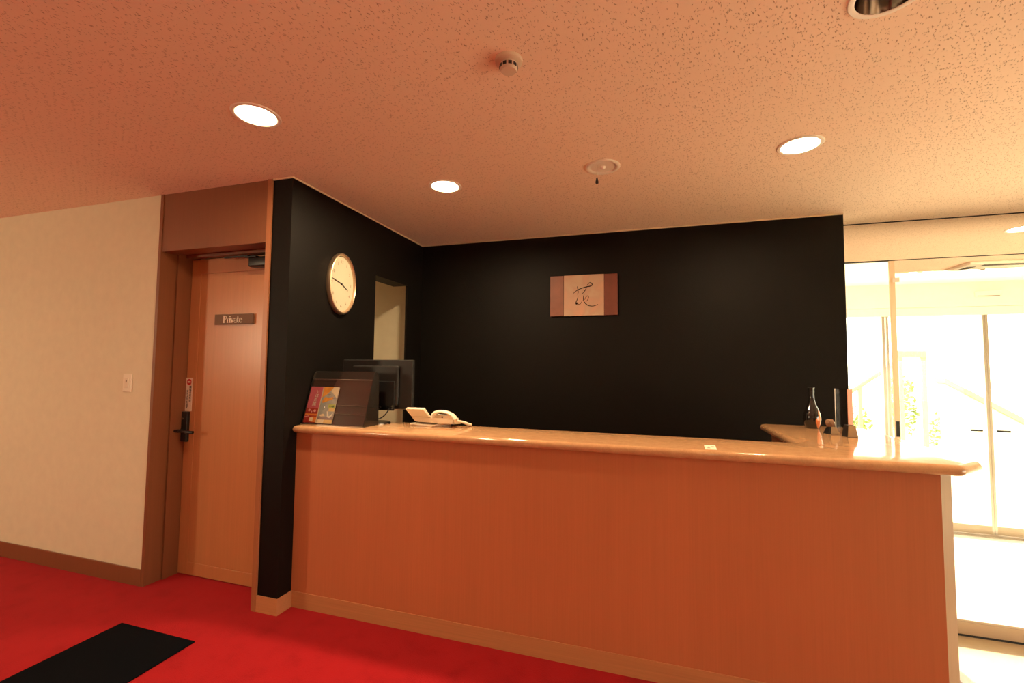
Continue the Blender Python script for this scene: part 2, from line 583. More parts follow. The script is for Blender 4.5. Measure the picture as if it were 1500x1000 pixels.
tube(bm, [(-3.022, YD - 0.02, 0.948), (-3.05, YD - 0.05, 0.948), (-3.032, YD - 0.062, 0.947), (-2.992, YD - 0.058, 0.948)], 0.010, 10)
obj('thumb_turn', bm, M['black_plastic'], lock, smooth=True)
bm = new()
lathe(bm, [(0, 0.004), (0.006, 0.004), (0.007, 0)], 14, mtx=Matrix.Translation((-3.006, YD - 0.022, 1.025)) @ Matrix.Rotation(PI / 2, 4, 'X'))
obj('keyhole', bm, M['chrome'], lock)
closer = obj('door_closer', box(-2.462, -2.235, YD - 0.062, YD, 2.018, 2.082, bevel=0.012, seg=3), M['dark_grey'], door, smooth=True)
bm = new()
bx(bm, -2.67, -2.47, YD - 0.058, YD - 0.036, 2.088, 2.098, bevel=0.002)
bx(bm, -2.49, -2.40, YD - 0.060, YD - 0.030, 2.080, 2.090, bevel=0.002)
obj('closer_arm', bm, M['black_plastic'], closer)

# the plate reading Private
sign = thing('door_sign', 'brown metal door plate reading Private on the wooden door', 'sign', (-2.615, YD, 1.69))
obj('plate', box(-2.78, -2.452, YD - 0.012, YD, 1.657, 1.724, bevel=0.002), M['sign'], sign)
def serif_word(bm, strokes, x0, z0, h, y, w):
    """strokes: polylines in letter units (height 1)"""
    for pl, k in strokes:
        for (a, b) in zip(pl, pl[1:]):
            A = Vector((x0 + a[0] * h, y, z0 + a[1] * h)); B = Vector((x0 + b[0] * h, y, z0 + b[1] * h))
            d = (B - A).normalized()
            n = Vector((-d.z, 0, d.x)) * (w * k * 0.5)
            e = d * (w * 0.18)
            q = [A - e - n, B + e - n, B + e + n, A - e + n]
            f0 = [bm.verts.new(p) for p in q]
            f1 = [bm.verts.new(p + Vector((0, 0.002, 0))) for p in q]
            bm.faces.new(f0); bm.faces.new(f1[::-1])
            for i in range(4):
                bm.faces.new((f0[i], f1[i], f1[(i + 1) % 4], f0[(i + 1) % 4]))
def arc(cx, cz, rx, rz, a0, a1, n=9):
    return [(cx + rx * math.cos(math.radians(a0 + (a1 - a0) * i / n)), cz + rz * math.sin(math.radians(a0 + (a1 - a0) * i / n))) for i in range(n + 1)]
letters = []
def put(x, sl):
    for pl, k in sl:
        letters.append(([(x + a, b) for a, b in pl], k))
put(0.00, [([(0.12, 0), (0.12, 1)], 1.5), ([(0.0, 0), (0.26, 0)], .7), ([(0.0, 1), (0.3, 1)], .7), (arc(.26, .74, .3, .26, 90, -90), 1.1), ([(.12, .48), (.3, .48)], .7)])
put(0.70, [([(0.1, 0), (0.1, .62)], 1.4), ([(0, 0), (.22, 0)], .7), ([(0, .62), (.1, .62)], .7), (arc(.26, .45, .16, .17, 170, 40), 1.0)])
put(1.16, [([(0.1, 0), (0.1, .62)], 1.4), ([(0, 0), (.2, 0)], .7), ([(0, .62), (.1, .62)], .7), ([(.1, .83), (.1, .93)], 1.7)])
put(1.42, [([(0.04, .62), (.27, 0)], 1.4), ([(.27, 0), (.5, .62)], .8), ([(-.04, .62), (.15, .62)], .7), ([(.4, .62), (.58, .62)], .7)])
put(2.04, [(arc(.2, .17, .18, .17, 0, 360, 14), 1.0), ([(.4, 0), (.4, .45)], 1.4), (arc(.23, .45, .17, .17, 0, 160), 1.0), ([(.4, 0), (.5, 0)], .7)])
put(2.62, [([(.12, .1), (.12, .85)], 1.4), ([(0, .62), (.32, .62)], .7), (arc(.24, .12, .12, .12, 180, 330, 6), 1.0)])
put(3.02, [(arc(.26, .31, .24, .31, 5, 310, 16), 1.2), ([(.03, .36), (.5, .36)], .7)])
bm = new()
serif_word(bm, letters, -2.702, 1.6680, 0.0450, YD - 0.0138, 0.0047)
obj('lettering', bm, M['sign_text'], sign)

# warning strip above the lock
st = thing('warning_sticker', 'white vertical sticker with red no-entry mark above the black door lock', 'sticker', (-2.995, YD, 1.072))
obj('strip', box(-3.024, -2.962, YD - 0.0014, YD, 1.074, 1.298), M['sticker'], st)
Rm = Matrix.Rotation(PI / 2, 4, 'X')
bm = new()
lathe(bm, [(0, 0.0006), (0.021, 0.0006), (0.021, 0)], 28, mtx=Matrix.Translation((-2.993, YD - 0.0016, 1.270)) @ Rm)
mk = obj('no_entry_mark', bm, M['red'], st)
obj('bar', box(-3.006, -2.980, YD - 0.0034, YD - 0.0022, 1.2655, 1.2755), M['sticker'], mk)
for i, ch in enumerate('関係者以外の'):
    text_mesh(ch, 0.0185, Matrix.Translation((-2.979, YD - 0.0022, 1.235 - i * 0.0182)) @ Rm, 'lettering', M['ink'], st)
for i, ch in enumerate('立ち入りを禁ず'):
    text_mesh(ch, 0.0185, Matrix.Translation((-3.004, YD - 0.0022, 1.207 - i * 0.0182)) @ Rm, 'lettering', M['ink'], st)

# light switch on the cream wall
sw = thing('light_switch', 'ivory rocker light switch on the cream wall left of the door', 'switch', (-3.276, YW, 1.2655))
obj('plate', box(-3.317, -3.238, YW - 0.008, YW, 1.206, 1.325, bevel=0.003), M['ivory'], sw)
rk = obj('rocker', box(-3.296, -3.259, YW - 0.012, YW - 0.008, 1.232, 1.299, bevel=0.002), M['cream_plastic'], sw)
obj('indicator', box(-3.283, -3.272, YW - 0.0135, YW - 0.012, 1.268, 1.284, bevel=0.001), M['grey_ink'], rk)

# ------------------------------------------------------------------ black walls
YO1, YO2, ZO = 2.927, 3.398, 2.083     # opening in the clock wall
bm = new()
bx(bm, XB, XP, YW, YO1, 0, ZC)
bx(bm, XP - 0.02, XP, YO2, YB, 0, ZC)
bx(bm, XB, XP, YO1, YO2, ZO, ZC)
struct('wall_side', bm, M['black_wall'])
bm = new()
bx(bm, XP, 1.3112, YB, YB + 0.06, 0, ZC)
struct('wall_back', bm, M['black_wall'])
bm = new()
bx(bm, XB - 0.0, XP + 0.008, YW - 0.008, YW, 0, 0.089)
bx(bm, XP, XP + 0.008, YW, 2.18, 0, 0.089)
struct('baseboard_pillar', bm, M['wood_h'])
bm = new()
bx(bm, XB, XP + 0.006, YW - 0.006, YW, ZC - 0.009, ZC)
bx(bm, XP, XP + 0.006, YW, YB, ZC - 0.009, ZC)
bx(bm, XP, 1.3112, YB - 0.006, YB, ZC - 0.009, ZC)
struct('trim_2', bm, M['cream_trim'])
# back office seen through the opening
bm = new()
bx(bm, -4.4, XP - 0.001, YB, YB + 0.06, 0, ZC)
bx(bm, -4.46, -4.4, 2.36, YB + 0.06, 0, ZC)
bx(bm, -4.4, XB, YD + 0.07, YD + 0.09, 0, ZC)
struct('wall_office', bm, M['cream'])

# enclosing lobby walls outside the view
bm = new()
bx(bm, XL - 0.1, XL, YR, YW + 0.1, 0, ZC)
struct('wall_far_left', bm, M['cream'])
struct('wall_rear', box(XL, XR, YR - 0.1, YR, ZF, ZC), M['cream'])
WY0, WY1, WZ = -1.0, 2.4, 1.6
bm = new()
bx(bm, XR, XR + 0.1, YR, WY0, ZF, ZC)
bx(bm, XR, XR + 0.1, WY1, YO, ZF, ZC)
bx(bm, XR, XR + 0.1, WY0, WY1, WZ, ZC)
struct('wall_right', bm, M['cream'])
# unseen windows added in the right-hand wall so daylight brightens the ceiling
added_win = struct('added_window', loc=(XR, WY0, ZF))
for k in range(2):
    y0 = WY0 + 1.7 * k
    obj('pane', box(XR + 0.04, XR + 0.048, y0 + 0.03, y0 + 1.67, ZF + 0.06, WZ - 0.04), M['glass'], added_win)
for k in range(3):
    y0 = WY0 + 1.7 * k
    obj('mullion', box(XR + 0.01, XR + 0.08, y0 - 0.03, y0 + 0.03, ZF, WZ), M['steel'], added_win)
obj('sill', box(XR + 0.01, XR + 0.08, WY0, WY1, ZF, ZF + 0.06), M['steel'], added_win)

# ------------------------------------------------------------------ entrance: inner glass line, vestibule, outer doors
XV = 1.3112
bm = new()
bx(bm, 0.9, 1.3112, YB + 0.06, YG + 0.03, ZF, ZC)
bx(bm, 0.9, XV + 0.1, YG + 0.03, YO, ZF, ZC)
struct('wall_entrance', bm, M['plaster'])
# polished transom over the inner glass mirrors the lobby ceiling
tr = struct('trim_3', loc=(XV, YG, 2.2))
obj('transom_panel', box(XV, XR, YG, YG + 0.03, 2.210, ZC - 0.010), M['mirror'], tr)
obj('shadow_gap', box(XV, XR, YG + 0.004, YG + 0.03, ZC - 0.010, ZC), M['gap'], tr)
obj('transom_gap', box(XV, XR, YG - 0.001, YG + 0.03, 2.203, 2.210), M['gap'], tr)
XPO = 1.688
win = struct('window_1', loc=(XV, YG, ZF))
obj('pane', box(XV, XPO, YG + 0.010, YG + 0.018, ZF + 0.10, 2.203), M['glass'], win)
obj('bottom_rail', box(XV, XPO, YG, YG + 0.03, ZF, ZF + 0.10), M['tan_metal'], win)
post = obj('post', box(XPO + 0.004, XPO + 0.037, YG - 0.008, YG + 0.012, ZF, 2.203, bevel=0.002), M['pale_metal'], win)
obj('lock_plate', box(XPO + 0.010, XPO + 0.030, YG - 0.011, YG - 0.008, 0.92, 1.03), M['dark_grey'], post)
obj('guide_clip', box(XPO + 0.018, XPO + 0.06, YG - 0.018, YG - 0.010, 2.04, 2.075, bevel=0.003), M['white'], post)
d2 = struct('door_2', loc=(XPO + 0.037, YG, ZF))
obj('header', box(XPO + 0.037, XR, YG - 0.006, YG + 0.03, 2.112, 2.203), M['mirror'], d2)
obj('pane', box(XPO + 0.037, XR, YG + 0.010, YG + 0.018, ZF + 0.10, 2.112), M['glass'], d2)
rail = obj('bottom_rail', box(XPO + 0.037, XR, YG - 0.006, YG + 0.034, ZF + 0.012, ZF + 0.094, bevel=0.002), M['tan_metal'], d2)
obj('gasket', box(XPO + 0.037, XR, YG, YG + 0.028, ZF + 0.094, ZF + 0.108), M['steel'], rail)
obj('floor_gap', box(XPO + 0.0, XR, YG - 0.008, YG + 0.03, ZF, ZF + 0.012), M['gap'], d2)

struct('ceiling_entrance', box(XV, XR, YG + 0.03, YO, 2.404, 2.44), M['plaster'])
bm = new()
bx(bm, XV, XR, YO, YO + 0.10, 2.127, 2.5)
struct('wall_outer', bm, M['plaster'])
od = struct('door_3', loc=(2.66, YO, ZF))
obj('track_cover', box(XV + 0.1, XR, YO + 0.004, YO + 0.12, 2.03, 2.124), M['plaster'], od)
obj('floor_rail', box(XV + 0.1, XR, YO - 0.05, YO + 0.06, ZF, ZF + 0.012), M['steel'], od)
for (x0, x1) in ((2.675, 3.598), (3.602, 4.55)):
    lf = obj('leaf', box(x0 + 0.022, x1 - 0.022, YO + 0.020, YO + 0.028, ZF + 0.11, 2.02), M['glass'], od)
    obj('stile', box(x0, x0 + 0.022, YO + 0.008, YO + 0.040, ZF + 0.012, 2.03), M['steel'], lf)
    obj('stile', box(x1 - 0.022, x1, YO + 0.008, YO + 0.040, ZF + 0.012, 2.03), M['steel'], lf)
    obj('bottom_rail', box(x0 + 0.022, x1 - 0.022, YO + 0.008, YO + 0.040, ZF + 0.018, ZF + 0.11), M['tan_metal'], lf)
    hx = (3.429, 3.537) if x0 < 3 else (3.662, 3.779)
    obj('push_bar', box(hx[0], hx[1], YO + 0.006, YO + 0.019, 0.724, 0.748, bevel=0.003), M['dark_grey'], lf)
ow = struct('window_2', loc=(XV, YO, ZF))
obj('pane', box(XV + 0.1, 2.628, YO + 0.050, YO + 0.058, ZF + 0.11, 2.03), M['glass'], ow)
obj('post', box(2.632, 2.662, YO + 0.010, YO + 0.07, ZF, 2.03), M['steel'], ow)
obj('bottom_rail', box(XV + 0.1, 2.632, YO + 0.030, YO + 0.07, ZF, ZF + 0.11), M['tan_metal'], ow)
ow2 = struct('window_3', loc=(4.55, YO, ZF))
obj('pane', box(4.60, XR, YO + 0.050, YO + 0.058, ZF + 0.11, 2.03), M['glass'], ow2)
obj('post', box(4.56, 4.60, YO + 0.010, YO + 0.07, ZF, 2.03), M['steel'], ow2)
sn = thing('door_sensor', 'flat white sensor box above the outer sliding doors', 'sensor', (3.627, YO, 2.262))
obj('housing', box(3.511, 3.744, YO - 0.022, YO, 2.230, 2.293, bevel=0.004), M['white'], sn)
obj('lens_strip', box(3.53, 3.725, YO - 0.0235, YO - 0.021, 2.233, 2.242), M['grey_ink'], sn)

# ------------------------------------------------------------------ outdoors
M['concrete'] = mat('sunlit_concrete', (0.68, 0.62, 0.50), 0.85, noise=0.06, nscale=3)
M['leaf'] = mat('pale_green_leaf', (0.22, 0.30, 0.07), 0.6, noise=0.3, nscale=30)
M['tan_wood'] = mat('weathered_wood', (0.42, 0.28, 0.15), 0.7, noise=0.1, nscale=20)
M['bark'] = mat('brown_stem', (0.12, 0.08, 0.05), 0.8)
bm = new()
bx(bm, -30, 40, YO + 0.10, 60, ZF - 0.08, ZF - 0.02)
bx(bm, XR + 0.10, 40, -20, YO + 0.10, ZF - 0.08, ZF - 0.02)
struct('ground', bm, M['concrete'])
hr = thing('handrail', 'pale sloping handrail outside the glass doors, at the left', 'handrail', (3.77, 9.5, ZF))
bm = new(); tube(bm, [(3.42, 9.5, 0.985), (4.13, 9.5, 1.515)], 0.035, 10)
obj('rail', bm, M['tan_wood'], hr, smooth=True)
for x, z in ((3.58, 1.10), (4.02, 1.43)):
    obj('post', box(x - 0.025, x + 0.025, 9.47, 9.53, ZF - 0.02, z), M['tan_wood'], hr)
gt = thing('garden_gate', 'small wooden gate frame standing outside behind the glass doors', 'gate', (4.43, 9.7, ZF))
for x in (4.28, 4.62):
    obj('post', box(x - 0.03, x + 0.03, 9.67, 9.73, ZF - 0.02, 1.74), M['tan_wood'], gt)
obj('beam', box(4.24, 4.66, 9.66, 9.74, 1.62, 1.74), M['tan_wood'], gt)

def shrub(name, label, c, r, h, n, seed):
    rnd = random.Random(seed)
    t = thing(name, label, 'shrub', (c[0], c[1], ZF), 0, 'shrubs outside the entrance')
    bm = new()
    for k in range(5):
        a = rnd.uniform(0, 2 * PI)
        tube(bm, [(c[0], c[1], ZF - 0.02), (c[0] + r * .5 * math.cos(a), c[1] + r * .5 * math.sin(a), ZF + h * .7)], 0.012, 5)
    obj('stem', bm, M['bark'], t)
    bm = new()
    for k in range(n):
        a, e, q = rnd.uniform(0, 2 * PI), rnd.uniform(-0.6, 1), rnd.random() ** 0.4
        p = Vector((c[0] + r * q * math.cos(a) * math.sqrt(max(0, 1 - e * e * .8)), c[1] + r * q * math.sin(a), ZF + h * (0.58 + 0.42 * e * q)))
        d = Vector((rnd.gauss(0, 1), rnd.gauss(0, 1), rnd.gauss(0, .6))).normalized() * 0.06
        s = d.cross(Vector((rnd.gauss(0, 1), rnd.gauss(0, 1), rnd.gauss(0, 1)))).normalized() * 0.025
        bm.faces.new([bm.verts.new(v) for v in (p - d, p + s, p + d, p - s)])
    lf = obj('foliage', bm, M['leaf'], t)
    lf['kind'] = 'stuff'
    return t
shrub('shrub', 'leafy green shrub inside the wooden gate frame outdoors', (4.50, 10.25), 0.26, 1.72, 420, 3)
shrub('shrub', 'low green shrub outside, right of the gate and below the sloped wall', (5.40, 10.55), 0.3, 1.0, 380, 5)
shrub('shrub', 'low green shrub outside, below the handrail', (3.60, 9.9), 0.3, 1.15, 380, 8)
rw = thing('sloped_wall', 'tan sloping low wall outside the right glass door leaf', 'wall', (5.4, 9.8, ZF))
bm = new()
extrude_profile(bm, [(4.95, ZF - 0.02), (6.1, ZF - 0.02), (6.1, 0.52), (5.42, 0.93), (4.95, 1.27)], 'Y', 9.75, 9.95)
obj('body', bm, M['concrete'], rw)
bm = new()
extrude_profile(bm, [(4.92, 1.27), (4.92, 1.18), (6.15, 0.40), (6.15, 0.50)], 'Y', 9.70, 10.0)
obj('coping', bm, M['tan_wood'], rw)

# ------------------------------------------------------------------ reception counter
YF = 2.1765
ct = thing('reception_counter', 'long orange-brown wood veneer reception counter with angled right corner', 'counter', (-0.4, YF, 0))
ZU = 1.0
bm = new()
bx(bm, XP + 0.001, 1.077, YF, YF + 0.03, 0.089, ZU)
obj('front_panel', bm, M['wood'], ct)
bm = new()
prism(bm, [(1.077, YF), (1.144, YF + 0.067), (1.144, 3.24), (1.115, 3.24), (1.115, YF + 0.08), (1.077, YF + 0.03)], 0.0, ZU)
obj('end_panel', bm, M['wood_pale'], ct)
obj('base_board', box(XP + 0.009, 1.077, YF - 0.004, YF + 0.03, 0, 0.089, bevel=0.0015), M['wood_h'], ct)
obj('rear_panel', box(XP + 0.001, 0.74, 2.46, 2.48, 0, ZU), M['wood_dark'], ct)
obj('return_panel', box(0.74, 0.76, 2.46, 3.24, 0, ZU), M['wood_dark'], ct)
obj('end_panel', box(0.76, 1.115, 3.22, 3.24, 0, ZU), M['wood_dark'], ct)

ZT = 1.042
def inset(pts, d):
    out = []
    n = len(pts)
    for i in range(n):
        p0, p1, p2 = (Vector(pts[k % n]) for k in (i - 1, i, i + 1))
        e1, e2 = (p1 - p0).normalized(), (p2 - p1).normalized()
        n1, n2 = Vector((-e1.y, e1.x)), Vector((-e2.y, e2.x))
        m_ = (n1 + n2).normalized()
        out.append(p1 + m_ * (d / max(0.3, m_.dot(n1))))
    return out
poly = [(XP + 0.002, 2.150), (XP + 0.010, 2.133), (XP + 0.028, 2.125), (1.112, 2.125), (1.128, 2.128), (1.140, 2.139), (1.240, 2.239), (1.250, 2.252), (1.254, 2.268),
        (1.254, 3.27), (1.245, 3.291), (1.224, 3.30), (0.715, 3.30), (0.690, 3.290), (0.68, 3.265), (0.68, 2.535), (0.674, 2.521), (0.66, 2.515), (XP + 0.002, 2.515)]
bm = new()
half = (ZT - ZU) / 2
rings = []
for k in range(13):
    th = -PI / 2 + PI * k / 12
    pts = inset(poly, half * (1 - math.cos(th)))
    rings.append([bm.verts.new((p.x, p.y, ZU + half + half * math.sin(th))) for p in pts])
for A, B in zip(rings, rings[1:]):
    for i in range(len(A)):
        j = (i + 1) % len(A)
        bm.faces.new((A[i], A[j], B[j], B[i]))
bm.faces.new(rings[0][::-1]); bm.faces.new(rings[-1])
top = obj('countertop', bm, M['stone'], None, smooth=True)
tag(top, 'L-shaped polished orange stone countertop with rounded edges on the reception counter', 'countertop')

# small card lying on the top
cd = thing('counter_card', 'small white printed card lying on the front edge of the countertop', 'card', (0.258, 2.24, ZT))
cq = [(0.238, 2.285), (0.287, 2.293), (0.279, 2.175), (0.231, 2.168)]
bm = new(); prism(bm, [(x, y - 0.012) for x, y in cq], ZT, ZT + 0.0012)
obj('sheet', bm, M['paper'], cd)
bm = new()
for (u0, u1, v0, v1) in ((.20, .46, .22, .34), (.24, .46, .38, .50), (.54, .82, .50, .60), (.58, .84, .64, .72), (.28, .42, .55, .6)):
    def cp(u, v):
        a = Vector((0.231, 2.156)).lerp(Vector((0.279, 2.163)), u)
        b = Vector((0.238, 2.273)).lerp(Vector((0.287, 2.281)), u)
        return a.lerp(b, v)
    bm.faces.new([bm.verts.new((*cp(u, v), ZT + 0.0016)) for u, v in ((u0, v0), (u1, v0), (u1, v1), (u0, v1))])
obj('print', bm, M['grey_ink'], cd)

# ------------------------------------------------------------------ brochure rack and brochures
rk = thing('brochure_rack', 'black slanted acrylic brochure rack on the left end of the counter', 'rack', (-1.77, 2.25, ZT))
RX0, RX1 = -1.988, -1.556
def slope(t):                   # along the slanted back: t = 0 at the foot, 1 at the top
    return Vector((0, 2.215 + 0.095 * t, ZT + 0.004 + 0.312 * t))
side = [(2.200, ZT), (2.345, ZT), (2.340, ZT + 0.300), (2.310, ZT + 0.316), (2.292, ZT + 0.300)]
for x in (RX0, RX1 - 0.004):
    bm = new(); extrude_profile(bm, side, 'X', x, x + 0.004)
    obj('side_panel', bm, M['black_acrylic'], rk)
bm = new()
a, b = slope(0.0), slope(1.0)
nrm = Vector((0, 0.312, -0.095)).normalized() * 0.004
extrude_profile(bm, [(a.y, a.z), (b.y, b.z), (b.y + nrm.y, b.z + nrm.z), (a.y + nrm.y, a.z + nrm.z)], 'X', RX0 + 0.004, RX1 - 0.004)
obj('back_panel', bm, M['brown_acrylic'], rk)
obj('base_panel', box(RX0 + 0.004, RX1 - 0.004, 2.196, 2.343, ZT, ZT + 0.004), M['black_acrylic'], rk)
bm = new()
extrude_profile(bm, [(b.y - 0.014, b.z - 0.046), (b.y - 0.011, b.z - 0.046), (b.y + 0.002, b.z + 0.0), (b.y - 0.001, b.z)], 'X', RX0 + 0.004, RX1 - 0.004)
obj('top_band', bm, M['black_acrylic'], rk)
for t in (0.20, 0.36):
    p = slope(t)
    bm = new(); bx(bm, -1.775, RX1 - 0.02, p.y - 0.006, p.y - 0.001, p.z, p.z + 0.0018)
    obj('pocket_edge', bm, M['steel'], rk)
bm = new()
q0, q1 = slope(0.0), slope(0.84)
extrude_profile(bm, [(q0.y - 0.0135, q0.z), (q1.y - 0.0135, q1.z), (q1.y - 0.0115, q1.z), (q0.y - 0.0115, q0.z)], 'X', RX0 + 0.006, RX1 - 0.006)
obj('front_sheet', bm, M['acrylic'], rk)
obj('front_lip', box(RX0, RX1, 2.193, 2.197, ZT, ZT + 0.006), M['steel'], rk)
bm = new(); bx(bm, RX0 + 0.006, RX1 - 0.006, q1.y - 0.0140, q1.y - 0.0112, q1.z, q1.z + 0.0018)
obj('sheet_edge', bm, M['steel'], rk)

def brochure(name, label, x0, x1, cols, prints):
    t = thing(name, label, 'brochure', ((x0 + x1) / 2, 2.21, ZT + 0.006), 0, 'brochures in the rack')
    p0, p1 = slope(0.02), slope(0.695)
    off = Vector((0, -0.0085, 0.0))
    o0 = Vector((x0, p0.y, p0.z)) + off
    u = Vector((x1 - x0, 0, 0)); v = Vector((0, p1.y - p0.y, p1.z - p0.z))
    n = u.cross(v).normalized()
    bm = new()
    q = [o0, o0 + u, o0 + u + v, o0 + v]
    A = [bm.verts.new(p) for p in q]; B = [bm.verts.new(p - n * 0.0045) for p in q]
    bm.faces.new(A); bm.faces.new(B[::-1])
    for i in range(4):
        bm.faces.new((A[i], B[i], B[(i + 1) % 4], A[(i + 1) % 4]))
    obj('pages', bm, M['paper'], t)
    bm = new()
    for k, (mi, pts) in enumerate(prints):
        quad_on(bm, o0, u, v, pts, 0.0004 + 0.00008 * k, mi)
    me = obj('cover_print', bm, cols, t)
    # keep the printed faces looking outward
    return t, o0, u, v, n

def R4(a0, a1, b0, b1):
    return [(a0, b0), (a1, b0), (a1, b1), (a0, b1)]
def disc(cx, cy, rx, ry, n=12):
    return [(cx + rx * math.cos(2 * PI * k / n), cy + ry * math.sin(2 * PI * k / n)) for k in range(n)]
pink = mat('pink_print', (0.62, 0.13, 0.17), 0.45, noise=0.12, nscale=14)
dred = mat('dark_red_print', (0.40, 0.03, 0.02), 0.45, noise=0.2, nscale=40)
orange = mat('orange_print', (0.85, 0.26, 0.05), 0.45)
cream_p = mat('cream_print', (0.88, 0.74, 0.50), 0.5)
pale_pink = mat('pale_pink_print', (0.85, 0.45, 0.40), 0.5)
t, o0, u, v, n = brochure('brochure', 'pink and red brochure with white vertical lettering in the rack', -1.984, -1.892,
    [pink, dred, orange, cream_p, pale_pink],
    [(0, R4(0, .95, .40, 1)), (1, R4(0, .95, 0, .40)), (2, R4(.02, .95, .20, .25)), (2, R4(.55, .95, .02, .17)), (4, disc(.27, .34, .09, .035)),
     (4, disc(.70, .33, .10, .035)), (4, disc(.47, .30, .05, .022)), (3, R4(.42, .70, .04, .15)), (4, [(.0, .17), (.32, .19), (.36, .175), (.05, .155)]), (3, R4(.95, 1, 0, 1))])
rot = Matrix((u.normalized(), v.normalized(), n)).transposed().to_4x4()
for ch, a, bb, s in (('い', .62, .86, .020), ('ほ', .60, .74, .026), ('の', .56, .63, .024), ('尾', .54, .51, .030)):
    text_mesh(ch, s, Matrix.Translation(o0 + u * a + v * bb + n * 0.0016) @ rot, 'lettering', M['paper'], t, 0.0002)
gpale = mat('grey_blue_print', (0.42, 0.44, 0.42), 0.5, noise=0.15, nscale=25)
gold = mat('gold_print', (0.82, 0.55, 0.20), 0.5)
lime = mat('lime_print', (0.52, 0.60, 0.12), 0.5)
mauve = mat('mauve_print', (0.30, 0.22, 0.24), 0.5)
t, o0, u, v, n = brochure('brochure', 'orange and grey picture brochure with a lime patch in the rack', -1.889, -1.782,
    [gpale, mat('orange_photo_print', (0.90, 0.36, 0.06), 0.5, noise=0.2, nscale=30), gold, lime, mauve, M['paper'], cream_p],
    [(0, R4(0, 1, 0, 1)), (1, [(0, .70), (0, 1), (.65, 1), (.42, .86), (.25, .78)]), (1, [(.05, .60), (.12, .55), (.75, .66), (.75, .73), (.45, .70), (.2, .72)]),
     (6, [(.65, 1), (1, 1), (1, .68), (.72, .80), (.50, .88)]), (2, R4(.62, 1, .33, .41)), (3, R4(.55, 1, .41, .52)), (4, R4(0, 1, .10, .18)),
     (6, R4(0, .45, 0, .10)), (2, R4(.45, 1, 0, .10)), (5, [(.52, .33), (.60, .33), (.70, .20), (.80, .21), (.98, .32), (.9, .2), (.78, .15), (.62, .17)]),
     (4, R4(.30, .55, .785, .80)), (4, R4(.72, .95, .675, .69)), (6, [(.05, .22), (.35, .26), (.45, .20), (.2, .18)])])
bm = new()
for (a0, a1, b0, b1) in ((.62, .70, .455, .475), (.74, .80, .45, .47), (.83, .94, .44, .49)):
    quad_on(bm, o0, u, v, R4(a0, a1, b0, b1), 0.0016)
obj('lettering', bm, mat('green_ink', (0.08, 0.16, 0.03), 0.5), t)

# ------------------------------------------------------------------ monitor seen from behind
YM = 2.43
mo = thing('computer_monitor', 'black flat computer monitor seen from behind, beyond the brochure rack', 'monitor', (-1.64, YM, ZT))
obj('screen_case', box(-1.885, -1.382, YM, YM + 0.032, 1.128, 1.432, bevel=0.006), M['dark_grey'], mo)
obj('rear_housing', box(-1.80, -1.470, YM - 0.022, YM, 1.150, 1.395, bevel=0.010), M['dark_grey'], mo)
pb = obj('port_block', box(-1.602, -1.487, YM - 0.030, YM - 0.022, 1.122, 1.300, bevel=0.003), M['black_plastic'], mo)
for x in (-1.586, -1.566, -1.530, -1.510, -1.500):
    obj('port', box(x, x + 0.009, YM - 0.034, YM - 0.030, 1.134 + (0.008 if x in (-1.566, -1.510) else 0), 1.146 + (0.012 if x in (-1.500,) else 0)), M['chrome'], pb)
obj('neck', box(-1.665, -1.615, YM - 0.045, YM - 0.015, ZT + 0.008, 1.20, bevel=0.006), M['black_plastic'], mo)
bm = new()
lathe(bm, [(0, 0.010), (0.06, 0.010), (0.095, 0.006), (0.10, 0.0), (0, 0)], 32, (-1.64, YM + 0.0, ZT), sx=1.05, sy=0.80)
obj('foot', bm, M['black_plastic'], mo, smooth=True)
bm = new()
tube(bm, smooth_path([(-1.515, YM - 0.036, 1.135), (-1.53, YM - 0.055, 1.10), (-1.565, YM - 0.065, 1.075), (-1.62, YM - 0.06, 1.07)], 6), 0.0035, 8)
obj('cable', bm, M['black_plastic'], mo, smooth=True)

# ------------------------------------------------------------------ telephone
ph = thing('desk_telephone', 'cream desk telephone with tilted display and curly cord on the countertop', 'telephone', (-1.27, 2.43, ZT))
# stand plate
bm = new()
prism(bm, [(-1.385, 2.415), (-1.215, 2.375), (-1.150, 2.455), (-1.150, 2.50), (-1.36, 2.50)], ZT, ZT + 0.010)
bmesh.ops.bevel(bm, geom=bm.edges[:], offset=0.002, segments=1, affect='EDGES')
obj('stand', bm, M['ivory'], ph)
# body wedge
def hexa(bm, lo, hi):
    A = [bm.verts.new(p) for p in lo]; B = [bm.verts.new(p) for p in hi]
    n = len(lo)
    bm.faces.new(A[::-1]); bm.faces.new(B)
    for i in range(n):
        bm.faces.new((A[i], A[(i + 1) % n], B[(i + 1) % n], B[i]))
    return bm
bm = new()
hexa(bm, [(-1.345, 2.402, 1.066), (-1.185, 2.385, 1.062), (-1.090, 2.40, 1.060), (-1.085, 2.505, 1.050), (-1.35, 2.505, 1.050)],
     [(-1.365, 2.395, 1.094), (-1.225, 2.375, 1.096), (-1.090, 2.395, 1.088), (-1.085, 2.51, 1.066), (-1.37, 2.51, 1.066)])
bmesh.ops.bevel(bm, geom=bm.edges[:], offset=0.004, segments=2, affect='EDGES')
body = obj('body', bm, M['ivory'], ph, smooth=True)
# leg between stand and body
obj('bracket', hexa(new(), [(-1.215, 2.39, ZT + 0.008), (-1.14, 2.43, ZT + 0.008), (-1.14, 2.47, ZT + 0.008), (-1.215, 2.46, ZT + 0.008)],
                    [(-1.17, 2.40, 1.066), (-1.10, 2.42, 1.066), (-1.10, 2.47, 1.064), (-1.17, 2.46, 1.064)]), M['cream_plastic'], ph)
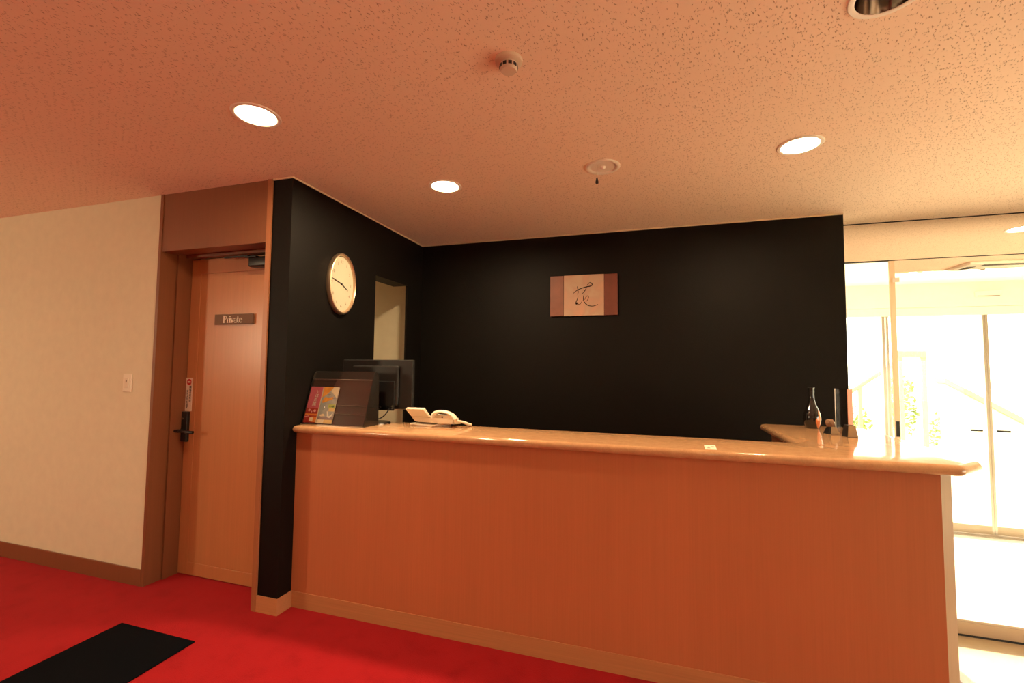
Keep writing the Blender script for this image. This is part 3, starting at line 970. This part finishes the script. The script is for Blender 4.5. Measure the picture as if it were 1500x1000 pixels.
# tilted display flap, its back turned to the lobby
bm = new()
hexa(bm, [(-1.362, 2.392, 1.094), (-1.236, 2.376, 1.098), (-1.230, 2.392, 1.098), (-1.356, 2.408, 1.094)],
     [(-1.385, 2.356, 1.142), (-1.260, 2.340, 1.144), (-1.254, 2.356, 1.153), (-1.378, 2.372, 1.150)])
bmesh.ops.bevel(bm, geom=bm.edges[:], offset=0.002, segments=2, affect='EDGES')
obj('display_flap', bm, M['ivory'], ph)
# handset arching over the right half
arch = smooth_path([(-1.215, 2.385, 1.098), (-1.205, 2.386, 1.120), (-1.170, 2.388, 1.131), (-1.125, 2.392, 1.126), (-1.092, 2.398, 1.108), (-1.082, 2.402, 1.088)], 6)
bm = new()
W = [0.030, 0.026, 0.020, 0.020, 0.024, 0.030]
for i, p in enumerate(arch):
    pass
n_a = len(arch)
rings = []
for i, p in enumerate(arch):
    tdir = (arch[min(i + 1, n_a - 1)] - arch[max(i - 1, 0)]).normalized()
    side_v = Vector((0, 1, 0))
    nv = tdir.cross(side_v).normalized()
    k = i / (n_a - 1)
    hw = 0.026 - 0.006 * math.sin(PI * k)
    th = 0.013 - 0.004 * math.sin(PI * k)
    rings.append([bm.verts.new(p + side_v * (hw * math.cos(2 * PI * j / 12)) + nv * (th * math.sin(2 * PI * j / 12))) for j in range(12)])
for A, B in zip(rings, rings[1:]):
    for j in range(12):
        bm.faces.new((A[j], A[(j + 1) % 12], B[(j + 1) % 12], B[j]))
bm.faces.new(rings[0][::-1]); bm.faces.new(rings[-1])
obj('handset', bm, M['ivory'], ph, smooth=True)
bm = new()
lathe(bm, [(0, 0.004), (0.004, 0.004), (0.0045, 0)], 10, mtx=Matrix.Translation((-1.158, 2.3905, 1.099)) @ Matrix.Rotation(PI / 2, 4, 'X'))
obj('hook_button', bm, M['ink'], ph)
obj('cradle', box(-1.212, -1.092, 2.392, 2.44, 1.086, 1.110, bevel=0.006), M['cream_plastic'], ph, smooth=True)
obj('jack', box(-1.088, -1.068, 2.398, 2.42, 1.070, 1.096, bevel=0.002), M['ivory'], ph)
bm = new()
tube(bm, smooth_path([(-1.072, 2.41, 1.078), (-1.055, 2.42, 1.074), (-1.035, 2.44, 1.066), (-1.022, 2.465, 1.054), (-1.020, 2.49, 1.050)], 6), 0.008, 10)
obj('cord', bm, M['ivory'], ph, smooth=True)

# ------------------------------------------------------------------ oval wall clock
CY, CZ = 2.517, 1.941
RY, RZ = 0.135, 0.2075
ck = thing('wall_clock', 'oval gold-rimmed wall clock with cream face on the black side wall', 'clock', (XP, CY, CZ))
toX = Matrix.Translation((XP, CY, CZ)) @ Matrix(((0, 0, 1, 0), (1, 0, 0, 0), (0, 1, 0, 0), (0, 0, 0, 1)))
def oval(prof, y=1.0, z=1.0):
    bm = new()
    return lathe(bm, prof, 64, sx=RY * y, sy=RZ * z, mtx=toX)
obj('rim', oval([(0.985, 0), (1.0, 0.006), (1.0, 0.022), (0.975, 0.032), (0.94, 0.034), (0.915, 0.028), (0.905, 0.014)]), M['brass'], ck, smooth=True)
obj('back', oval([(0, 0.0), (0.985, 0.0), (0.97, 0.008), (0, 0.008)]), M['white'], ck)
fc = obj('face', oval([(0, 0.014), (0.91, 0.014), (0.91, 0.008)]), M['face'], ck)
for h in range(1, 13):
    a = math.radians(90 - 30 * h)
    y, z = CY + 0.70 * RY * math.cos(a), CZ + 0.72 * RZ * math.sin(a)
    mt = Matrix.Translation((XP + 0.0146, y, z)) @ Matrix(((0, 0, 1, 0), (1, 0, 0, 0), (0, 1, 0, 0), (0, 0, 0, 1)))
    text_mesh(str(h), 0.030, mt, 'numeral', M['grey_ink'], ck, 0.0003)
def hand(name, ang, ln, w, xo):
    d = Vector((0, math.sin(ang) * RY / 0.17, math.cos(ang) * RZ / 0.205)).normalized()
    nn = Vector((0, d.z, -d.y))
    c0 = Vector((xo, CY, CZ))
    bm = new()
    pts = [c0 - d * ln * .12 - nn * w * .5, c0 - nn * w, c0 + d * ln * .78 - nn * w * .7, c0 + d * ln, c0 + d * ln * .78 + nn * w * .7, c0 + nn * w, c0 - d * ln * .12 + nn * w * .5]
    A = [bm.verts.new(p) for p in pts]; B = [bm.verts.new(p + Vector((0.0012, 0, 0))) for p in pts]
    bm.faces.new(A); bm.faces.new(B[::-1])
    for i in range(len(pts)):
        bm.faces.new((A[i], B[i], B[(i + 1) % len(pts)], A[(i + 1) % len(pts)]))
    obj(name, bm, M['ink'], ck)
hand('hour_hand', math.radians(113.5), 0.075, 0.004, XP + 0.0155)
hand('minute_hand', math.radians(282), 0.105, 0.003, XP + 0.0172)
bm = new(); lathe(bm, [(0, 0.006), (0.006, 0.005), (0.007, 0)], 14, mtx=Matrix.Translation((XP + 0.0146, CY, CZ)) @ Matrix.Rotation(PI / 2, 4, 'Y'))
obj('hub', bm, M['ink'], ck)

# ------------------------------------------------------------------ calligraphy panel
ar = thing('wall_art', 'brown and pale calligraphy panel hanging on the black back wall', 'picture', (-0.515, YB, 1.98))
ay = YB - 0.018
M['art_brown'] = mat('art_brown_board', (0.20, 0.062, 0.034), 0.5, noise=0.12, nscale=12)
M['art_brown_b'] = mat('art_dark_brown_board', (0.15, 0.036, 0.02), 0.5, noise=0.12, nscale=12)
def art_paper():
    m = bpy.data.materials.new('petal_paper')
    nt, N, L, b = nodes(m)
    b.inputs['Roughness'].default_value = 0.6
    tc = N.new('ShaderNodeTexCoord')
    t = N.new('ShaderNodeTexNoise'); t.inputs['Scale'].default_value = 7; t.inputs['Detail'].default_value = 1.5; t.inputs['Distortion'].default_value = 0.8
    L.new(tc.outputs['Object'], t.inputs['Vector'])
    r = N.new('ShaderNodeValToRGB')
    e = r.color_ramp.elements
    e[0].position = 0.30; e[0].color = (0.46, 0.32, 0.22, 1)
    e[1].position = 0.72; e[1].color = (0.52, 0.27, 0.18, 1)
    k = e.new(0.5); k.color = (0.44, 0.27, 0.19, 1)
    L.new(t.outputs['Fac'], r.inputs['Fac'])
    L.new(r.outputs['Color'], b.inputs['Base Color'])
    return m
obj('side_board', box(-0.790, -0.678, ay, YB, 1.8165, 2.150, bevel=0.001), M['art_brown'], ar)
obj('side_board', box(-0.347, -0.243, ay, YB, 1.8165, 2.150, bevel=0.001), M['art_brown_b'], ar)
pp = obj('paper_panel', box(-0.675, -0.350, ay - 0.004, YB, 1.8160, 2.1505, bevel=0.001), art_paper(), ar)
S15 = 15.386
def pxz(px, py):               # brush marks measured on the paper, as metres from its lower left corner
    return ((px - 105) / (988 - 105) * 0.325 - 0.675, 2.1505 - (py - 55 - (988 - px) * 0.012) / (955 - 62) * 0.3345)
strokes = [
    ([(320, 465), (370, 420), (430, 385), (520, 350), (620, 325), (690, 315), (735, 290), (725, 255), (690, 235), (655, 255), (625, 295)], 1.0),
    ([(408, 312), (420, 380), (425, 450), (410, 490)], 1.0),
    ([(610, 335), (590, 390), (550, 440), (508, 492)], .9),
    ([(425, 540), (402, 610), (378, 665), (388, 705), (397, 665), (430, 712), (470, 700), (525, 622)], .85),
    ([(565, 480), (545, 550), (550, 630), (590, 690), (650, 735), (730, 750), (800, 740), (862, 712)], 1.0),
    ([(572, 610), (600, 550), (640, 525), (655, 560), (630, 620), (590, 655)], .7)]
for pts, w in strokes:
    path = smooth_path([(*pxz(*p), 0) for p in pts], 5)
    bm = new()
    n_p = len(path)
    prev = None
    for i, p in enumerate(path):
        d = (path[min(i + 1, n_p - 1)] - path[max(i - 1, 0)]).normalized()
        nn = Vector((-d.y, d.x, 0)) * (0.0033 * w * (0.55 + 0.45 * math.sin(PI * min(1, (i + 1.5) / n_p))))
        cur = [bm.verts.new((q.x, ay - 0.0052, q.y)) for q in (p + nn, p - nn)]
        if prev:
            bm.faces.new((prev[0], prev[1], cur[1], cur[0]))
        prev = cur
    bmesh.ops.solidify(bm, geom=bm.faces[:], thickness=0.0008)
    obj('brush_stroke', bm, M['ink'], ar)

# ------------------------------------------------------------------ vase and display stands on the return
VX, VY = 0.943, 3.165
vs = thing('bottle_vase', 'black bottle-necked vase with an orange patch on the counter return', 'vase', (VX, VY, ZT))
prof = [(0, 0), (0.030, 0), (0.034, 0.004), (0.043, 0.030), (0.047, 0.056), (0.044, 0.085), (0.034, 0.115), (0.022, 0.145), (0.0155, 0.170), (0.0145, 0.200), (0.0155, 0.235), (0.0170, 0.247), (0.013, 0.247), (0.012, 0.200), (0, 0.19)]
def dense(prof, n=3):
    return [(p.x, p.y) for p in smooth_path([(r, z, 0) for r, z in prof], n)]
m = bpy.data.materials.new('lacquered_vase')
nt, N, L, b = nodes(m)
b.inputs['Roughness'].default_value = 0.08
set_in(b, 'Coat Weight', 0.5)
tc = N.new('ShaderNodeTexCoord')
t = N.new('ShaderNodeTexNoise'); t.inputs['Scale'].default_value = 24; t.inputs['Detail'].default_value = 1
L.new(tc.outputs['Object'], t.inputs['Vector'])
sx = N.new('ShaderNodeSeparateXYZ'); L.new(tc.outputs['Object'], sx.inputs[0])
def mth(op, a, b_):
    q = N.new('ShaderNodeMath'); q.operation = op
    for i, v in enumerate((a, b_)):
        if isinstance(v, (int, float)):
            q.inputs[i].default_value = v
        elif v is not None:
            L.new(v, q.inputs[i])
    return q.outputs[0]
hz = mth('ABSOLUTE', mth('SUBTRACT', sx.outputs['Z'], 0.052), None)
fx = mth('ADD', mth('MULTIPLY', sx.outputs['X'], 9.0), mth('MULTIPLY', t.outputs['Fac'], 0.55))
fv = mth('SUBTRACT', fx, mth('MULTIPLY', hz, 4.0))
r = N.new('ShaderNodeValToRGB')
r.color_ramp.elements[0].position = 0.335; r.color_ramp.elements[0].color = (0.008, 0.007, 0.007, 1)
r.color_ramp.elements[1].position = 0.35; r.color_ramp.elements[1].color = (0.62, 0.20, 0.07, 1)
L.new(fv, r.inputs['Fac']); L.new(r.outputs['Color'], b.inputs['Base Color'])
bm = new(); lathe(bm, [(max(0, r_), z_) for r_, z_ in prof], 40, (VX, VY, ZT))
obj('body', bm, m, vs, smooth=True)
bm = new(); lathe(bm, [(0.0155, 0.243), (0.0175, 0.246), (0.0172, 0.249), (0.013, 0.248)], 32, (VX, VY, ZT))
obj('lip', bm, M['black_plastic'], vs, smooth=True)

def frustum(bm, cx, cy, wx, wy, tx, ty, z0, z1, rot, lean=(0, 0)):
    c, s = math.cos(rot), math.sin(rot)
    def T(a, b_, z, dx=0, dy=0):
        return (cx + dx + a * c - b_ * s, cy + dy + a * s + b_ * c, z)
    lo = [T(a * wx, b_ * wy, z0) for a, b_ in ((-1, -1), (1, -1), (1, 1), (-1, 1))]
    hi = [T(a * tx, b_ * ty, z1, *lean) for a, b_ in ((-1, -1), (1, -1), (1, 1), (-1, 1))]
    return hexa(bm, lo, hi)
wedge_face = mat('pale_wedge_face', (0.66, 0.48, 0.30), 0.3, metal=0.25)
ds = thing('acrylic_display_stand', 'clear upright acrylic block with a painted orange reflection on its edge behind a pale wedge foot', 'display stand', (1.01, 2.90, ZT))
ft = obj('wedge_foot', frustum(new(), 1.018, 2.835, 0.026, 0.028, 0.017, 0.020, ZT, ZT + 0.062, 0.10), M['black_plastic'], ds)
bm = new()
c, s = math.cos(0.10), math.sin(0.10)
def FT(a, b_, z):
    return (1.018 + a * c - b_ * s, 2.835 + a * s + b_ * c, z)
bm.faces.new([bm.verts.new(p) for p in (FT(-0.0235, -0.0292, ZT + 0.002), FT(0.0265, -0.0292, ZT + 0.002), FT(0.017, -0.0210, ZT + 0.062), FT(-0.0155, -0.0210, ZT + 0.062))])
bmesh.ops.solidify(bm, geom=bm.faces[:], thickness=0.0015)
obj('face_plate', bm, wedge_face, ft)
def rbox(bm, cx, cy, w, d, z0, z1, rot):
    return frustum(bm, cx, cy, w / 2, d / 2, w / 2, d / 2, z0, z1, rot)
ang = math.radians(-19.4 - 40)
PX, PY = 1.029, 2.935
obj('clear_block', rbox(new(), PX, PY, 0.072, 0.034, ZT + 0.001, ZT + 0.250, ang), M['clear_block'], ds)
c, s = math.cos(ang), math.sin(ang)
obj('painted_edge_reflection', rbox(new(), PX + 0.0370 * c, PY + 0.0370 * s, 0.002, 0.034, ZT + 0.001, ZT + 0.250, ang), mat('orange_reflection_paint', (0.50, 0.17, 0.075), 0.3, metal=0.15), ds)  # orange strip paints in the counter's reflection at the block's edge
for sgn in (-1,):
    obj('edge_bead', rbox(new(), PX - 0.0365 * c + 0.0165 * s, PY - 0.0365 * s - 0.0165 * c, 0.003, 0.003, ZT + 0.001, ZT + 0.250, ang), M['steel'], ds)
gb = thing('crystal_ornament', 'small knobbly glass ball on a dark wedge beside the acrylic block', 'ornament', (0.975, 2.955, ZT))
OX, OY = 0.965, 2.93
obj('wedge_base', frustum(new(), OX, OY, 0.030, 0.024, 0.016, 0.014, ZT, ZT + 0.040, 0.2), M['black_plastic'], gb)
bm = new()
bm.faces.new([bm.verts.new(p) for p in ((OX - 0.012, OY - 0.0285, ZT + 0.002), (OX + 0.036, OY - 0.0190, ZT + 0.002), (OX + 0.019, OY - 0.0115, ZT + 0.040), (OX - 0.005, OY - 0.0165, ZT + 0.040))])
bmesh.ops.solidify(bm, geom=bm.faces[:], thickness=0.001)
obj('face_plate', bm, wedge_face, gb)
bm = new()
bmesh.ops.create_icosphere(bm, subdivisions=2, radius=0.024)
rnd = random.Random(2)
for v_ in bm.verts:
    k = 1 + rnd.uniform(-0.13, 0.13)
    v_.co *= k
bm.transform(Matrix.Translation((OX - 0.006, OY, ZT + 0.058)))
obj('glass_ball', bm, mat('amber_crystal', (0.22, 0.13, 0.085), 0.12), gb)

# ------------------------------------------------------------------ ceiling fittings
DLG = 'recessed ceiling downlights'
def make_downlight(name, label, lit, loc):
    t = thing(name, label, 'ceiling light', loc, 0, DLG if lit else None)
    bm = new()
    lathe(bm, [(0.083, 0.0), (0.082, -0.004), (0.088, -0.006), (0.098, -0.005), (0.101, -0.002), (0.101, 0.0)], 48)
    obj('trim_ring', bm, M['white_ring'], t, smooth=True, local=True)
    bm = new()
    lathe(bm, [(0.0825, -0.003), (0.078, 0.03), (0.068, 0.08), (0.052, 0.125), (0.0, 0.13)], 40)
    obj('reflector', bm, M['white_ring'] if lit else M['reflector'], t, smooth=True, local=True)
    if lit:
        bm = new()
        lathe(bm, [(0.0, 0.004), (0.076, 0.006), (0.078, 0.012), (0.0, 0.014)], 36)
        obj('lamp', bm, M['lamp'], t, local=True)
    else:
        bm = new()
        for k in range(4):
            a = k * PI / 2 + 0.4
            x, y = 0.016 * math.cos(a), 0.016 * math.sin(a)
            tube(bm, [(x, y, 0.115), (x, y, 0.030)], 0.007, 10)
        obj('bulb', bm, M['lamp_off'], t, smooth=True, local=True)
    return t
labels = ['leftmost lit ceiling downlight, in front of the wooden private door',
          'lit ceiling downlight above the telephone end of the counter',
          'lit ceiling downlight on the right above the counter return',
          'lit ceiling downlight beside the entrance, mirrored in the polished transom']
proto = None
for (x, y), lb in zip(LIT, labels):
    if proto is None:
        proto = make_downlight('downlight', lb, True, (x, y, ZC)); d = proto
    else:
        d = copy_tree(proto); d.location = (x, y, ZC); d['label'] = lb
    area_lamp('downlight_lamp', (x, y, ZC - 0.001), {0: 17.0, 1: 32.0, 2: 24.0, 3: 12.0}[LIT.index((x, y))], 0.15, spread=175.0)
make_downlight('downlight', 'unlit ceiling downlight with dark mirrored reflector at the top right', False, (*UNLIT, ZC))

# smoke detector
SX, SY = -0.479, 1.478
sm = thing('smoke_detector', 'round cream smoke detector on the ceiling', 'smoke detector', (SX, SY, ZC))
M['detector'] = mat('aged_detector', (0.66, 0.52, 0.40), 0.5)  # one even beige base colour
bm = new(); lathe(bm, [(0, 0), (0.050, 0.0), (0.048, -0.010), (0.038, -0.014), (0, -0.014)], 40, (SX, SY, ZC))
obj('base', bm, M['detector'], sm, smooth=True)
bm = new(); lathe(bm, [(0.030, -0.014), (0.0315, -0.020), (0.0315, -0.033), (0.027, -0.041), (0.0, -0.042)], 40, (SX, SY, ZC))
obj('cap', bm, M['detector'], sm, smooth=True)
for k in range(10):
    a = 2 * PI * k / 10 + 0.15
    bm = new(); bx(bm, -0.0065, 0.0065, -0.0015, 0.0012, -0.0325, -0.0215)
    bm.transform(Matrix.Translation((SX + 0.0315 * math.cos(a), SY + 0.0315 * math.sin(a), ZC)) @ Matrix.Rotation(a + PI / 2, 4, 'Z'))
    obj('vent', bm, M['ink'], sm)

# emergency light with pull cord
EX, EY = -0.241, 2.440
em = thing('emergency_light', 'shallow round ceiling light with a hanging dark pull cord', 'ceiling light', (EX, EY, ZC))
bm = new(); lathe(bm, [(0.094, 0.0), (0.094, -0.004), (0.086, -0.008), (0.074, -0.006), (0.068, -0.002), (0.066, 0.0)], 48, (EX, EY, ZC))
obj('trim_ring', bm, M['white_ring'], em, smooth=True)
bm = new(); lathe(bm, [(0.067, -0.002), (0.052, -0.0005), (0.0, -0.0005)], 48, (EX, EY, ZC))
obj('dish', bm, M['white_ring'], em, smooth=True)
bm = new(); lathe(bm, [(0.013, -0.001), (0.012, -0.010), (0.007, -0.016), (0, -0.017)], 20, (EX + 0.002, EY, ZC))
obj('bulb', bm, M['white'], em, smooth=True)
CXp, CYp = -0.268, 2.405
bm = new(); tube(bm, [(CXp, CYp, ZC - 0.001), (CXp, CYp, 2.425)], 0.0013, 6)
cord = obj('pull_cord', bm, M['grey_ink'], em)
bm = new(); lathe(bm, [(0, 0), (0.0035, 0.0), (0.0085, -0.024), (0.008, -0.031), (0.004, -0.035), (0, -0.035)], 16, (CXp, CYp, 2.427))
obj('knob', bm, M['dark_grey'], cord, smooth=True)

# ceiling cassette air conditioner, seen only as a reflection in the transom
ac = thing('air_conditioner', 'square ceiling cassette air conditioner near the entrance, reflected in the transom', 'air conditioner', (3.57, 1.78, ZC))
AX, AY = 3.092, 2.256
bm = new(); bx(bm, AX, AX + 0.95, AY - 0.95, AY, ZC - 0.030, ZC, bevel=0.008)
obj('panel', bm, M['white_ring'], ac)
for (x0, x1, y0, y1) in ((AX + .14, AX + .81, AY - .12, AY - .05), (AX + .14, AX + .81, AY - .90, AY - .83), (AX + .05, AX + .12, AY - .81, AY - .14), (AX + .83, AX + .90, AY - .81, AY - .14)):
    obj('outlet', box(x0, x1, y0, y1, ZC - 0.033, ZC - 0.028), M['dark_grey'], ac)
obj('grille', box(AX + .2, AX + .75, AY - .75, AY - .2, ZC - 0.034, ZC - 0.029), M['white'], ac)

# ------------------------------------------------------------------ floor mat
mt = obj('floor_mat', box(-2.715, -2.190, 0.80, 1.755, 0.001, 0.008, bevel=0.003), M['black_mat'])
tag(mt, 'flat black rectangular floor mat on the red carpet', 'mat')
